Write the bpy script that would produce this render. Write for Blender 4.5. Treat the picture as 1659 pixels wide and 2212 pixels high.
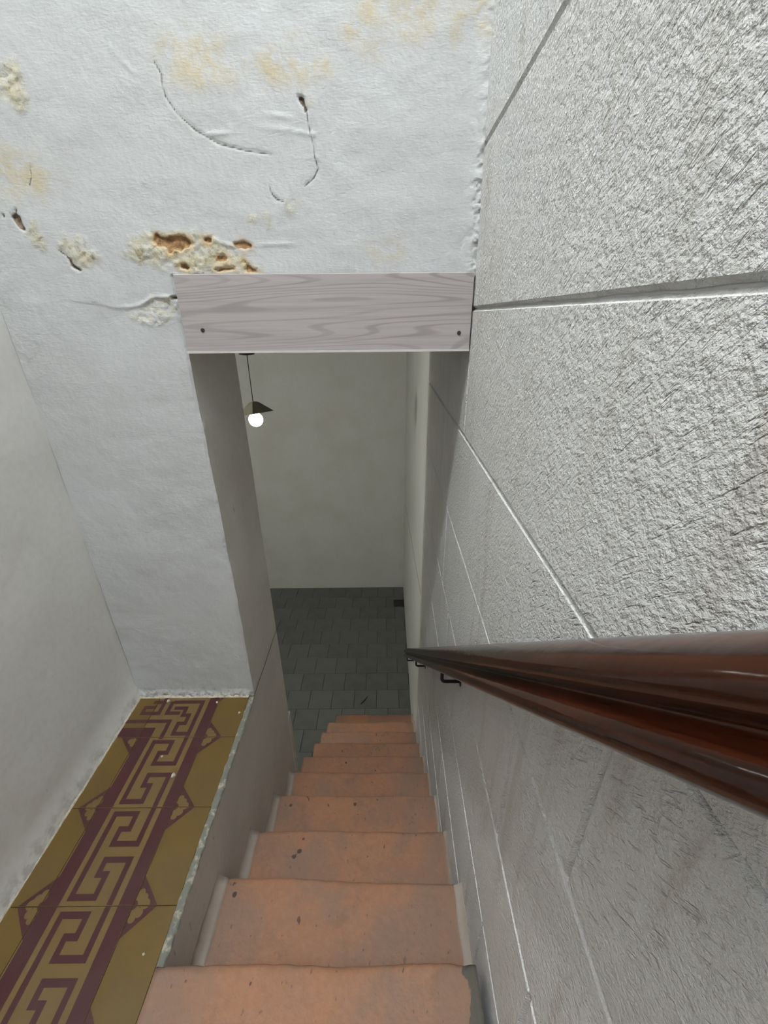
import bpy, math, random
import numpy as np
from mathutils import Vector, Matrix, noise as mnoise
random.seed(7)
scn = bpy.context.scene
for o in list(bpy.data.objects): bpy.data.objects.remove(o)
COL = scn.collection

# ------------------------------------------------------------------ camera
EYE = 1.132                       # lens height above the tiled landing (z = 0)
cd = bpy.data.cameras.new('camera'); cam = bpy.data.objects.new('camera', cd); COL.objects.link(cam)
cd.sensor_fit = 'VERTICAL'; cd.sensor_height = 24.0; cd.lens = 24.0 * 900.95 / 2212; cd.clip_start = 0.01
pitch, yaw, roll = 0.4381, -0.0028, -0.0084
cam.matrix_world = (Matrix.Translation((0, 0, EYE)) @ Matrix.Rotation(yaw, 4, 'Z') @
                    Matrix.Rotation(math.pi / 2 - pitch, 4, 'X') @ Matrix.Rotation(roll, 4, 'Z'))
scn.camera = cam
# ------------------------------------------------------------------ world, exposure
w = bpy.data.worlds.new('world'); scn.world = w; w.use_nodes = True
w.node_tree.nodes['Background'].inputs[0].default_value = (0.8, 0.85, 0.9, 1)
w.node_tree.nodes['Background'].inputs[1].default_value = 0.0
vs = scn.view_settings
vs.view_transform = 'Standard'; vs.look = 'None'; vs.gamma = 1.0; vs.use_curve_mapping = False
vs.exposure = 0.0
LANDING_LAMP = 1210.0               # emission of the ceiling globe over the landing
PENDANT_LAMP = 14.0               # emission of the pendant bulb downstairs
HALL_LAMP = 300.0                  # emission of the ceiling globe at the far left of the lower hall

# ------------------------------------------------------------------ main dimensions (metres)
def wx(y): return 0.184 + 0.0117 * y            # right-hand wall, very slightly splayed
XJ, XL, YF, JT = -0.432, -0.8134, 1.0, 0.315    # jamb, left wall, front wall, its thickness
ZLB, ZLT = 1.062, 1.213                         # lintel bottom / top
RUN, RISE, Y1 = 0.2115, 0.1841, 0.3602
ZF = -10 * RISE                                 # lower hall floor
YW = 4.193                                      # far wall
ZC, ZCL = 4.35, 1.045                           # ceilings
ZA, DZ = 1.1456, 0.2745                         # stone courses

# ------------------------------------------------------------------ mesh helpers
def mesh_obj(name, verts, faces, mats, parent=None, fm=None, smooth=False, loc=None, attrs=None):
    me = bpy.data.meshes.new(name)
    me.from_pydata([tuple(map(float, v)) for v in verts], [], faces)
    if not isinstance(mats, (list, tuple)): mats = [mats]
    for m in mats: me.materials.append(m)
    if fm is not None: me.polygons.foreach_set('material_index', fm)
    if smooth: me.polygons.foreach_set('use_smooth', [True] * len(me.polygons))
    if attrs:
        for k, a in attrs.items():
            at = me.attributes.new(k, 'FLOAT', 'POINT'); at.data.foreach_set('value', np.asarray(a, dtype=np.float32))
    me.update()
    o = bpy.data.objects.new(name, me); COL.objects.link(o)
    if parent: o.parent = parent
    if loc: o.location = loc
    return o
def empty(name, loc=(0, 0, 0)):
    o = bpy.data.objects.new(name, None); COL.objects.link(o); o.location = loc; o.empty_display_size = 0.05
    return o
def tag(o, label, cat, group=None):
    o['label'] = label; o['category'] = cat
    if group: o['group'] = group
    return o
def struct(o, label):
    o['kind'] = 'structure'; o['label'] = label
    return o
def box_vf(x0, x1, y0, y1, z0, z1, off=0):
    v = [(x0,y0,z0),(x1,y0,z0),(x1,y1,z0),(x0,y1,z0),(x0,y0,z1),(x1,y0,z1),(x1,y1,z1),(x0,y1,z1)]
    f = [(0,3,2,1),(4,5,6,7),(0,1,5,4),(1,2,6,5),(2,3,7,6),(3,0,4,7)]
    return v, [tuple(i + off for i in q) for q in f]
def boxes(name, bl, mat, parent=None):
    V, F = [], []
    for b in bl:
        v, f = box_vf(*b, off=len(V)); V += v; F += f
    return mesh_obj(name, V, F, mat, parent)
def bevel_slab(x0, x1, y0, y1, z0, z1, b):
    "box with a chamfered top rim, centred nowhere special: 20 triangles or so"
    v = [(x0,y0,z0),(x1,y0,z0),(x1,y1,z0),(x0,y1,z0),(x0,y0,z1-b),(x1,y0,z1-b),(x1,y1,z1-b),(x0,y1,z1-b),
         (x0+b,y0+b,z1),(x1-b,y0+b,z1),(x1-b,y1-b,z1),(x0+b,y1-b,z1)]
    f = [(0,3,2,1),(8,9,10,11)]
    for i in range(4):
        j = (i + 1) % 4
        f += [(i, j, 4+j, 4+i), (4+i, 4+j, 8+j, 8+i)]
    return v, f
def grid_faces(nu, nv, off=0, flip=False):
    F = []
    for j in range(nv - 1):
        for i in range(nu - 1):
            a = off + j * nu + i
            F.append((a, a+nu, a+nu+1, a+1) if flip else (a, a+1, a+nu+1, a+nu))
    return F
def tube(pts, r, n=10, cap=True):
    pts = [Vector(p) for p in pts]; V, F = [], []; up = Vector((0.31, 0.77, 0.55))
    for i, p in enumerate(pts):
        t = (pts[min(i+1, len(pts)-1)] - pts[max(i-1, 0)]).normalized()
        a = t.cross(up).normalized(); b = t.cross(a)
        rr = r[i] if isinstance(r, (list, tuple)) else r
        for k in range(n):
            th = 2 * math.pi * k / n; V.append(p + (a * math.cos(th) + b * math.sin(th)) * rr)
    for i in range(len(pts) - 1):
        for k in range(n):
            k2 = (k + 1) % n; F.append((i*n+k, i*n+k2, (i+1)*n+k2, (i+1)*n+k))
    if cap: F.append(tuple(range(n))[::-1]); F.append(tuple((len(pts)-1)*n + k for k in range(n)))
    return V, F
def lathe(prof, n=24, cx=0, cy=0, cz=0):
    V, F = [], []
    for r, z in prof:
        for k in range(n):
            th = 2 * math.pi * k / n; V.append((cx + r*math.cos(th), cy + r*math.sin(th), cz + z))
    for i in range(len(prof) - 1):
        for k in range(n):
            k2 = (k + 1) % n; F.append((i*n+k, i*n+k2, (i+1)*n+k2, (i+1)*n+k))
    return V, F
# value noise in numpy
def vnoise(x, y, scale, seed, octaves=4, gain=0.5):
    out = np.zeros_like(x, dtype=float); amp = 1.0; tot = 0
    for o in range(octaves):
        rng = np.random.RandomState(seed + o * 13); L = rng.rand(256, 256)
        u = x * scale * 2**o + 37.3; v = y * scale * 2**o + 11.7
        iu = np.floor(u).astype(int); iv = np.floor(v).astype(int); fu = u - iu; fv = v - iv
        fu = fu*fu*(3-2*fu); fv = fv*fv*(3-2*fv)
        a = L[iu % 256, iv % 256]; b = L[(iu+1) % 256, iv % 256]; c = L[iu % 256, (iv+1) % 256]; d = L[(iu+1) % 256, (iv+1) % 256]
        out += amp * (a*(1-fu)*(1-fv) + b*fu*(1-fv) + c*(1-fu)*fv + d*fu*fv); tot += amp; amp *= gain
    return out / tot - 0.5
def seg_dist(x, z, pts):
    d = np.full(x.shape, 9.0)
    for (ax, az), (bx, bz) in zip(pts[:-1], pts[1:]):
        ex, ez = bx-ax, bz-az; L = ex*ex + ez*ez + 1e-12
        t = np.clip(((x-ax)*ex + (z-az)*ez) / L, 0, 1)
        d = np.minimum(d, np.hypot(x - ax - t*ex, z - az - t*ez))
    return d
def poly_sd(x, z, pts):
    "signed distance to a closed outline, negative inside"
    d = seg_dist(x, z, pts + pts[:1]); ins = np.zeros(x.shape, bool)
    for (ax, az), (bx, bz) in zip(pts, pts[1:] + pts[:1]):
        c = ((az > z) != (bz > z)); xi = (bx-ax) * (z-az) / ((bz-az) if abs(bz-az) > 1e-9 else 1e-9) + ax
        ins ^= c & (x < xi)
    return np.where(ins, -d, d)
def sstep(a, b, x):
    t = np.clip((x-a) / (b-a), 0, 1); return t*t*(3-2*t)

# ------------------------------------------------------------------ material helpers
class NT:
    def __init__(s, name):
        s.m = bpy.data.materials.new(name); s.m.use_nodes = True; s.t = s.m.node_tree
        s.b = s.t.nodes['Principled BSDF']; s.out = s.t.nodes['Material Output']
        s.co = s.t.nodes.new('ShaderNodeTexCoord').outputs['Object']
    def n(s, typ, **kw):
        k = s.t.nodes.new(typ)
        for a, v in kw.items(): setattr(k, a, v)
        return k
    def put(s, sock, v):
        if isinstance(v, bpy.types.NodeSocket): s.t.links.new(v, sock)
        elif isinstance(v, (tuple, list)) and len(v) == 3 and sock.type == 'RGBA': sock.default_value = (*v, 1)
        else: sock.default_value = v
    def mp(s, scale=(1,1,1), rot=(0,0,0), loc=(0,0,0), vec=None):
        k = s.n('ShaderNodeMapping'); s.put(k.inputs[0], vec or s.co); k.inputs['Scale'].default_value = scale
        k.inputs['Rotation'].default_value = rot; k.inputs['Location'].default_value = loc; return k.outputs[0]
    def noise(s, scale, detail=4, rough=0.55, vec=None, dist=0.0):
        k = s.n('ShaderNodeTexNoise'); s.put(k.inputs['Vector'], vec or s.co); k.inputs['Scale'].default_value = scale
        k.inputs['Detail'].default_value = detail; k.inputs['Roughness'].default_value = rough; k.inputs['Distortion'].default_value = dist
        return k.outputs['Fac']
    def voro(s, scale, vec=None, feature='F1', rnd=1.0):
        k = s.n('ShaderNodeTexVoronoi'); k.feature = feature; s.put(k.inputs['Vector'], vec or s.co); k.inputs['Scale'].default_value = scale
        k.inputs['Randomness'].default_value = rnd; return k.outputs['Distance']
    def attr(s, name):
        k = s.n('ShaderNodeAttribute'); k.attribute_name = name; return k.outputs['Fac']
    def math(s, op, a, b=0.0, clamp=False):
        k = s.n('ShaderNodeMath', operation=op); k.use_clamp = clamp; s.put(k.inputs[0], a); s.put(k.inputs[1], b); return k.outputs[0]
    def ramp(s, fac, a, b, lo=0.0, hi=1.0, smooth=True):
        k = s.n('ShaderNodeMapRange'); k.interpolation_type = 'SMOOTHSTEP' if smooth else 'LINEAR'
        s.put(k.inputs['Value'], fac); k.inputs['From Min'].default_value = a; k.inputs['From Max'].default_value = b
        k.inputs['To Min'].default_value = lo; k.inputs['To Max'].default_value = hi; return k.outputs['Result']
    def mix(s, fac, a, b, mode='MIX'):
        k = s.n('ShaderNodeMix', data_type='RGBA', blend_type=mode); s.put(k.inputs[0], fac); s.put(k.inputs[6], a); s.put(k.inputs[7], b); return k.outputs[2]
    def bump(s, h, dist, strength=1.0, nrm=None):
        k = s.n('ShaderNodeBump'); s.put(k.inputs['Height'], h); k.inputs['Distance'].default_value = dist; k.inputs['Strength'].default_value = strength
        if nrm is not None: s.put(k.inputs['Normal'], nrm)
        return k.outputs[0]
    def rnd(s): return s.n('ShaderNodeObjectInfo').outputs['Random']
    def sep(s, vec=None):
        k = s.n('ShaderNodeSeparateXYZ'); s.put(k.inputs[0], vec or s.co); return k.outputs
    def done(s, col, rough=0.7, nrm=None, spec=0.3, **kw):
        s.put(s.b.inputs['Base Color'], col); s.put(s.b.inputs['Roughness'], rough); s.b.inputs['Specular IOR Level'].default_value = spec
        if nrm is not None: s.put(s.b.inputs['Normal'], nrm)
        for k, v in kw.items(): s.put(s.b.inputs[k.replace('_', ' ')], v)
        return s.m
def srgb(r, g, b):
    return tuple((c/255/12.92 if c/255 <= 0.04045 else ((c/255+0.055)/1.055)**2.4) for c in (r, g, b))

def mat_plaster(name, base, warm, marks=0.35, foot=0.0):
    "old painted plaster: faint mottling, trowel unevenness, scuffs"
    s = NT(name)
    c = s.mix(s.ramp(s.noise(3.1, 5), 0.38, 0.72), base, warm)
    c = s.mix(s.ramp(s.noise(60, 3), 0.35, 0.75, 0, 0.12), c, (0.45, 0.44, 0.42))
    sp = s.noise(26, 2, 0.5, s.mp((1, 1, 0.45)))
    c = s.mix(s.ramp(sp, 0.74, 0.80, 0, marks), c, (0.30, 0.27, 0.24))
    if foot:                                        # mould and mop marks in a ragged band above the tiles
        zz = s.math('ADD', s.sep()[2], s.math('MULTIPLY', s.math('SUBTRACT', s.noise(16, 5, 0.7), 0.5), 0.09))
        c = s.mix(s.math('MULTIPLY', s.ramp(zz, 0.0, 0.05, 1, 0), s.ramp(s.noise(30, 5, 0.7), 0.4, 0.6, 0.1, foot)), c, (0.16, 0.14, 0.11))
    h = s.math('ADD', s.math('MULTIPLY', s.noise(9, 3), 1.0), s.math('MULTIPLY', s.noise(150, 3), 0.10))
    return s.done(c, 0.62, s.bump(h, 0.006, 0.6), 0.25)
def mat_front():
    "the damp-stained wall over the opening: outlines stored on the mesh pick where paint is gone"
    s = NT('damp_plaster')
    hole, dark, stain, soft, rough, crack = (s.attr(k) for k in ('hole', 'dark', 'stain', 'soft', 'rough', 'crack'))
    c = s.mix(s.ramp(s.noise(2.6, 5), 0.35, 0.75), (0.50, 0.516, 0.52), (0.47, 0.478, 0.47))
    c = s.mix(s.ramp(s.noise(70, 3), 0.40, 0.80, 0, 0.10), c, (0.5, 0.49, 0.47))
    n1 = s.noise(28, 5, 0.65); n2 = s.noise(95, 4, 0.6)
    # soft yellowish blooms, then the stronger stains with mossy cores
    f = s.math('MULTIPLY', soft, s.ramp(n1, 0.36, 0.62))
    c = s.mix(s.math('MULTIPLY', f, 0.85), c, srgb(186, 174, 146))
    f = s.math('MULTIPLY', stain, s.ramp(n1, 0.30, 0.60, 0.25, 1))
    c = s.mix(s.math('MULTIPLY', f, 0.8), c, srgb(186, 178, 150))
    f = s.math('MULTIPLY', stain, s.ramp(s.noise(38, 6, 0.7), 0.50, 0.66))
    c = s.mix(s.math('MULTIPLY', f, 0.8), c, srgb(134, 118, 76))
    f = s.math('MULTIPLY', rough, s.ramp(n2, 0.36, 0.62))
    c = s.mix(s.math('MULTIPLY', f, 0.7), c, srgb(196, 190, 172))
    e = s.math('MULTIPLY', s.math('SUBTRACT', n2, 0.5), 0.010)
    fh = s.ramp(s.math('ADD', hole, e), -0.0012, 0.0012, 1, 0)
    halo = s.ramp(s.math('ADD', hole, s.math('MULTIPLY', s.math('SUBTRACT', n1, 0.5), 0.03)), 0.0, 0.012, 0.55, 0)
    c = s.mix(halo, c, srgb(192, 164, 116))
    c = s.mix(fh, c, s.mix(s.ramp(n2, 0.35, 0.68), srgb(156, 122, 82), srgb(112, 84, 56)))
    fd = s.ramp(s.math('ADD', dark, s.math('MULTIPLY', e, 0.5)), -0.001, 0.001, 1, 0)
    c = s.mix(fd, c, s.mix(s.ramp(n2, 0.35, 0.65), srgb(128, 112, 98), srgb(66, 52, 42)))
    fc = s.ramp(s.math('ADD', crack, s.math('MULTIPLY', s.math('SUBTRACT', n1, 0.5), 0.004)), 0.0004, 0.0021, 1, 0)
    c = s.mix(s.math('MULTIPLY', fc, 0.9), c, srgb(92, 86, 78))
    zz = s.math('ADD', s.sep()[2], s.math('MULTIPLY', s.math('SUBTRACT', n1, 0.5), 0.08))
    c = s.mix(s.math('MULTIPLY', s.ramp(zz, 0.0, 0.045, 1, 0), s.ramp(n2, 0.4, 0.6, 0.1, 0.75)), c, (0.16, 0.14, 0.11))
    h = s.math('ADD', s.math('MULTIPLY', s.noise(14, 4), 1.0), s.math('MULTIPLY', s.noise(120, 3, 0.6, s.mp((1, 1, 2.5))), 0.14))
    h = s.math('ADD', h, s.math('MULTIPLY', s.math('MULTIPLY', s.noise(140, 4, 0.65), s.math('MAXIMUM', stain, rough)), 0.4))
    return s.done(c, 0.6, s.bump(h, 0.006, 0.85), 0.25)
def mat_stone():
    "white-painted, dragged and sponged imitation stone"
    s = NT('dragged_render')
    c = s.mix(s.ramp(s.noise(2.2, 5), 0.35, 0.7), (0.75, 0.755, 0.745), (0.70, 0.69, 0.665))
    st = s.noise(7, 5, 0.6, s.mp((1, 3.2, 0.35)))
    c = s.mix(s.ramp(st, 0.52, 0.72, 0, 0.35), c, srgb(178, 166, 150))
    rot = s.mp((1, 1, 1), (math.radians(45), 0, 0))
    big = s.noise(9, 3)
    drag = s.noise(95, 3, 0.55, s.mp((1, 0.30, 1.9), vec=rot))
    deep = s.math('MULTIPLY', s.ramp(drag, 0.30, 0.43, 0, 1), s.ramp(big, 0.38, 0.62, 0.25, 1.0))
    g1 = s.noise(170, 4, 0.6, s.mp((1, 0.85, 1.2), vec=rot)); g2 = s.noise(420, 2, 0.6); g0 = s.noise(60, 3)
    h = s.math('ADD', s.math('MULTIPLY', s.ramp(drag, 0.30, 0.43, 0, 1), s.ramp(big, 0.35, 0.65, 0.2, 0.7)), s.math('MULTIPLY', g1, 1.7))
    h = s.math('ADD', h, s.math('ADD', s.math('MULTIPLY', g2, 0.35), s.math('MULTIPLY', g0, 1.2)))
    c = s.mix(s.ramp(g1, 0.28, 0.40, 0.16, 0), c, (0.36, 0.34, 0.32))  # shade of the low pits put into the colour as well as the bump
    return s.done(c, 0.7, s.bump(h, 0.0030, 1.0), 0.2)
CHIPS = [(-.283, .353, .007), (-.270, .367, .006), (-.262, .401, .004), (-.383, .185, .006), (-.362, .607, .006), (-.117, .609, .006), (.02, .44, .004), (-.05, .98, .005), (-.20, 1.02, .005)]
def mat_pink():
    "salmon floor paint, scuffed grey along the edges, chipped to the cement"
    s = NT('salmon_floor_paint')
    x = s.sep()[0]
    n1 = s.noise(5.5, 5, 0.6); n2 = s.noise(70, 4, 0.6); n3 = s.noise(24, 3)
    c = s.mix(s.ramp(n1, 0.35, 0.68), (0.300, 0.146, 0.080), (0.262, 0.134, 0.082))
    c = s.mix(s.ramp(n2, 0.40, 0.75, 0, 0.25), c, (0.37, 0.205, 0.135))
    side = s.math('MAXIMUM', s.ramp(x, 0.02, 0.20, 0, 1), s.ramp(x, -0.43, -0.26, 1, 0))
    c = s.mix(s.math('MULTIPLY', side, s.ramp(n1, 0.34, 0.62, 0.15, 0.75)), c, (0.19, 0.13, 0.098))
    c = s.mix(s.ramp(s.noise(15, 5, 0.7), 0.52, 0.70, 0, 0.6), c, (0.19, 0.105, 0.07))
    c = s.mix(s.ramp(s.noise(46, 2, 0.5, s.mp((1, 0.6, 1))), 0.72, 0.745, 0, 0.9), c, (0.07, 0.04, 0.035))
    c = s.mix(s.ramp(s.noise(6.5, 7, 0.72), 0.44, 0.64, 0, 0.7), c, (0.205, 0.135, 0.098))
    c = s.mix(s.ramp(s.noise(120, 2, 0.5, s.mp((1, 0.5, 1))), 0.69, 0.74, 0, 0.6), c, (0.09, 0.06, 0.05))
    pt = s.n('ShaderNodeNewGeometry').outputs['Pointiness']
    c = s.mix(s.ramp(pt, 0.515, 0.57, 0, 0.5), c, (0.42, 0.245, 0.17))
    for cx, cy, cr in CHIPS:                         # paint knocked off down to the dark cement
        k = s.n('ShaderNodeVectorMath', operation='DISTANCE'); s.put(k.inputs[0], s.mp((1, 1, 0))); k.inputs[1].default_value = (cx, cy, 0)
        c = s.mix(s.ramp(s.math('ADD', k.outputs['Value'], s.math('MULTIPLY', s.math('SUBTRACT', n2, 0.5), cr*2.2)), cr*.8, cr*1.1, 0.92, 0), c, (0.045, 0.03, 0.025))
    gr = s.math('ADD', x, s.math('MULTIPLY', s.math('SUBTRACT', n3, 0.5), 0.04))
    return s, c, gr, s.bump(s.math('ADD', n3, s.math('MULTIPLY', n2, 0.5)), 0.004, 0.6)
def mat_flat(name, col, rough=0.5, spec=0.4, nscale=40, var=0.12, bump=0.0, **kw):
    s = NT(name); n = s.noise(nscale, 4)
    c = s.mix(s.ramp(n, 0.3, 0.75), col, tuple(v * (1 - 2*var) for v in col))
    return s.done(c, rough, s.bump(n, bump, 0.6) if bump else None, spec, **kw)
def mat_emit(name, col, strength):
    s = NT(name); s.put(s.b.inputs['Base Color'], (0.9, 0.9, 0.88)); s.put(s.b.inputs['Emission Color'], col); s.b.inputs['Emission Strength'].default_value = strength
    return s.m
def mat_tile(name, col, worn):
    s = NT(name); n1 = s.noise(9, 5, 0.6); n2 = s.noise(130, 3, 0.6); r = s.rnd()
    c = s.mix(s.ramp(n1, 0.35, 0.7, 0, 0.45), col, worn)
    c = s.mix(s.ramp(n2, 0.66, 0.76, 0, 0.25), c, tuple(min(1, v*1.7 + 0.02) for v in col))
    c = s.mix(s.ramp(r, 0, 1, 0, 0.22), c, tuple(v * 0.7 for v in col))
    return s.done(c, s.ramp(n1, 0.3, 0.8, 0.32, 0.5), s.bump(n2, 0.001, 0.3), 0.4)
def mat_laminate():
    s = NT('grey_ash_laminate')
    f = s.noise(1.7, 1.5, 0.45, s.mp((0.40, 1, 5.2), loc=(0.35, 0, 0.2)))
    f = s.math('ADD', f, s.math('MULTIPLY', s.noise(14, 2, 0.5, s.mp((0.35, 1, 1))), 0.012))
    k = s.math('SINE', s.math('MULTIPLY', f, 235.0))
    g = s.noise(60, 3, 0.6, s.mp((0.06, 1, 3.0))); br = s.noise(9, 3, 0.5, s.mp((0.3, 1, 2)))
    c = s.mix(s.ramp(g, 0.38, 0.70, 0, 0.6), srgb(170, 163, 162), srgb(150, 143, 143))
    c = s.mix(s.math('MULTIPLY', s.ramp(k, 0.45, 1.0), s.ramp(br, 0.3, 0.65, 0.10, 0.6)), c, srgb(126, 118, 118))
    return s.done(c, 0.42, None, 0.4)
def mat_mahogany():
    s = NT('varnished_mahogany')
    g = s.noise(26, 5, 0.6, s.mp((6, 0.12, 6))); g2 = s.noise(8, 3, 0.5, s.mp((6, 0.3, 6)))
    c = s.mix(s.ramp(g, 0.35, 0.65), srgb(68, 31, 15), srgb(32, 15, 9))
    c = s.mix(s.ramp(g2, 0.4, 0.7, 0, 0.6), c, srgb(50, 25, 14))
    h = s.math('ADD', s.noise(38, 2, 0.5, s.mp((1, 0.5, 1))), s.math('MULTIPLY', s.noise(150, 1, 0.4), 0.10))
    return s.done(c, 0.13, s.bump(h, 0.0016, 0.5), 0.36)

M = {}
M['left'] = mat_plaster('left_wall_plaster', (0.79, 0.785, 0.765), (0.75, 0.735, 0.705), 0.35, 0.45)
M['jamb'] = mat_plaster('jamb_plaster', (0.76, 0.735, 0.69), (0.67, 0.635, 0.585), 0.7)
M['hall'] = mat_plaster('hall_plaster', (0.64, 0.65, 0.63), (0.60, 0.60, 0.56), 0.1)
M['ceil'] = mat_flat('ceiling_paint', (0.42, 0.42, 0.41), 0.8, 0.1, 4, 0.02)
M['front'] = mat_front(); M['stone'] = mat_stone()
M['groove'] = mat_flat('groove_paint', (0.75, 0.75, 0.73), 0.7, 0.2, 90, 0.05, 0.001)
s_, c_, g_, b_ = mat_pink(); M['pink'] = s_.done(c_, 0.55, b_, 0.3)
s_, c_, g_, b_ = mat_pink()
M['pink_landing'] = s_.done(s_.mix(s_.ramp(g_, 0.147, 0.150), c_, (0.085, 0.076, 0.064)), 0.55, b_, 0.3)
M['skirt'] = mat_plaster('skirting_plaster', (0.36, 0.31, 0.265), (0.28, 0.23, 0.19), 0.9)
M['mustard'] = mat_tile('mustard_cement_tile', srgb(94, 74, 33), srgb(80, 64, 37))
M['mustard2'] = mat_tile('ochre_frieze_ground', srgb(102, 82, 48), srgb(90, 73, 45))
M['maroon'] = mat_tile('maroon_tile_inlay', srgb(66, 33, 35), srgb(60, 35, 34))
M['cement'] = mat_flat('grey_cement', srgb(128, 130, 120), 0.8, 0.2, 60, 0.3, 0.004)
M['grout'] = mat_flat('pale_grout', srgb(190, 182, 165), 0.85, 0.1, 90, 0.18, 0.003)
M['joint'] = mat_flat('tile_joint', srgb(150, 134, 102), 0.9, 0.1, 90, 0.2)
M['joint2'] = mat_flat('floor_joint', srgb(44, 46, 42), 0.9, 0.1, 90, 0.2)
M['lam'] = mat_laminate(); M['lam_edge'] = mat_flat('pale_edge_band', srgb(200, 195, 193), 0.45, 0.4, 30, 0.03)
M['rail'] = mat_mahogany()
M['iron'] = mat_flat('black_iron', (0.012, 0.012, 0.012), 0.4, 0.5, 80, 0.2)
M['screw'] = mat_flat('dark_screw', (0.08, 0.075, 0.07), 0.4, 0.5, 80, 0.2, Metallic=0.8)
M['shade'] = mat_flat('olive_grey_enamel', srgb(128, 125, 110), 0.45, 0.4, 30, 0.08)
M['bulb'] = mat_emit('lit_opal_bulb', (1.0, 0.985, 0.93), PENDANT_LAMP)
M['globe'] = mat_emit('lit_ceiling_globe', (0.94, 0.98, 1.0), LANDING_LAMP)
M['globe2'] = mat_emit('lit_hall_globe', (1.0, 0.97, 0.88), HALL_LAMP)
def mat_floor():
    s = NT('slate_grey_floor_tile'); r = s.rnd(); n = s.noise(7, 5, 0.6)
    c = s.mix(s.ramp(n, 0.3, 0.7), (0.145, 0.152, 0.14), (0.115, 0.118, 0.105))
    c = s.mix(s.ramp(r, 0, 1, 0, 0.3), c, (0.19, 0.205, 0.205))
    return s.done(c, 0.45, s.bump(s.noise(40, 3), 0.001, 0.4), 0.35)
M['floor'] = mat_floor()

# ------------------------------------------------ outlines of the damage on the front wall (x, z in metres)
HOLES = [[[-0.452,1.288],[-0.448,1.289],[-0.444,1.283],[-0.43,1.279],[-0.427,1.282],[-0.402,1.283],[-0.392,1.281],[-0.385,1.275],[-0.384,1.268],[-0.389,1.262],[-0.397,1.261],[-0.405,1.256],[-0.421,1.26],[-0.425,1.252],[-0.433,1.252],[-0.432,1.261],[-0.441,1.265],[-0.452,1.265],[-0.458,1.274]],[[-0.357,1.277],[-0.35,1.28],[-0.34,1.278],[-0.341,1.272],[-0.347,1.269],[-0.356,1.272]],[[-0.298,1.27],[-0.288,1.271],[-0.278,1.274],[-0.269,1.27],[-0.261,1.267],[-0.262,1.261],[-0.274,1.258],[-0.287,1.26],[-0.299,1.264]],[[-0.338,1.243],[-0.333,1.248],[-0.319,1.248],[-0.313,1.244],[-0.317,1.239],[-0.339,1.238]],[[-0.286,1.238],[-0.279,1.239],[-0.276,1.233],[-0.267,1.226],[-0.253,1.218],[-0.28,1.218],[-0.28,1.226],[-0.277,1.234]],[[-0.413,1.234],[-0.402,1.234],[-0.395,1.227],[-0.4,1.222],[-0.414,1.226]],[[-0.343,1.224],[-0.328,1.226],[-0.303,1.227],[-0.302,1.224],[-0.324,1.22],[-0.34,1.221]]]
DARKS = [[[-0.73,1.326],[-0.726,1.32],[-0.72,1.323],[-0.716,1.333],[-0.714,1.33],[-0.718,1.321],[-0.713,1.317],[-0.712,1.305],[-0.71,1.294],[-0.712,1.292],[-0.72,1.297],[-0.727,1.309]],[[-0.746,1.322],[-0.743,1.321],[-0.743,1.315],[-0.746,1.316]],[[-0.643,1.25],[-0.638,1.244],[-0.633,1.234],[-0.618,1.223],[-0.627,1.223],[-0.637,1.229],[-0.639,1.238]],[[-0.147,1.494],[-0.141,1.495],[-0.135,1.491],[-0.134,1.482],[-0.131,1.477],[-0.133,1.471],[-0.136,1.472],[-0.138,1.479],[-0.143,1.484],[-0.146,1.489]],[[-0.447,1.173],[-0.433,1.175],[-0.435,1.169],[-0.445,1.17]]]
STAINS = [[[-0.509,1.277],[-0.452,1.29],[-0.374,1.29],[-0.338,1.28],[-0.303,1.259],[-0.253,1.228],[-0.246,1.217],[-0.405,1.217],[-0.427,1.22],[-0.466,1.23],[-0.5,1.239],[-0.527,1.251]],[[-0.657,1.265],[-0.639,1.279],[-0.607,1.285],[-0.596,1.276],[-0.599,1.262],[-0.587,1.257],[-0.57,1.245],[-0.59,1.241],[-0.601,1.226],[-0.616,1.223],[-0.636,1.241],[-0.643,1.252]],[[-0.703,1.306],[-0.685,1.309],[-0.685,1.288],[-0.671,1.268],[-0.684,1.265],[-0.697,1.274],[-0.708,1.29]],[[-0.679,1.539],[-0.632,1.541],[-0.63,1.49],[-0.651,1.478],[-0.696,1.498]],[[-0.178,1.341],[-0.169,1.344],[-0.164,1.336],[-0.18,1.323],[-0.188,1.325]],[[-0.133,1.492],[-0.124,1.489],[-0.121,1.48],[-0.131,1.478]],[[-0.258,1.317],[-0.243,1.317],[-0.248,1.305],[-0.259,1.308]],[[-0.229,1.317],[-0.217,1.315],[-0.22,1.29],[-0.229,1.288]]]
SOFT = [[[-0.039,1.618],[0.1,1.617],[0.096,1.592],[0.062,1.567],[0.046,1.575],[0.006,1.593],[-0.041,1.568],[-0.066,1.579],[-0.034,1.597]],[[0.121,1.599],[0.18,1.617],[0.189,1.574],[0.153,1.578],[0.123,1.571]],[[-0.023,1.566],[0.0,1.567],[0.003,1.556],[-0.021,1.553]],[[-0.233,1.542],[-0.144,1.557],[-0.088,1.549],[-0.089,1.53],[-0.201,1.511]],[[-0.374,1.573],[-0.335,1.576],[-0.257,1.558],[-0.269,1.516],[-0.333,1.508],[-0.376,1.528]],[[-0.713,1.415],[-0.659,1.41],[-0.63,1.383],[-0.645,1.355],[-0.693,1.351],[-0.735,1.361]],[[-0.016,1.263],[0.038,1.268],[0.033,1.248],[-0.01,1.245]]]
ROUGH = [[[-0.546,1.137],[-0.516,1.153],[-0.481,1.174],[-0.439,1.171],[-0.436,1.145],[-0.472,1.119],[-0.515,1.123]]]
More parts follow.
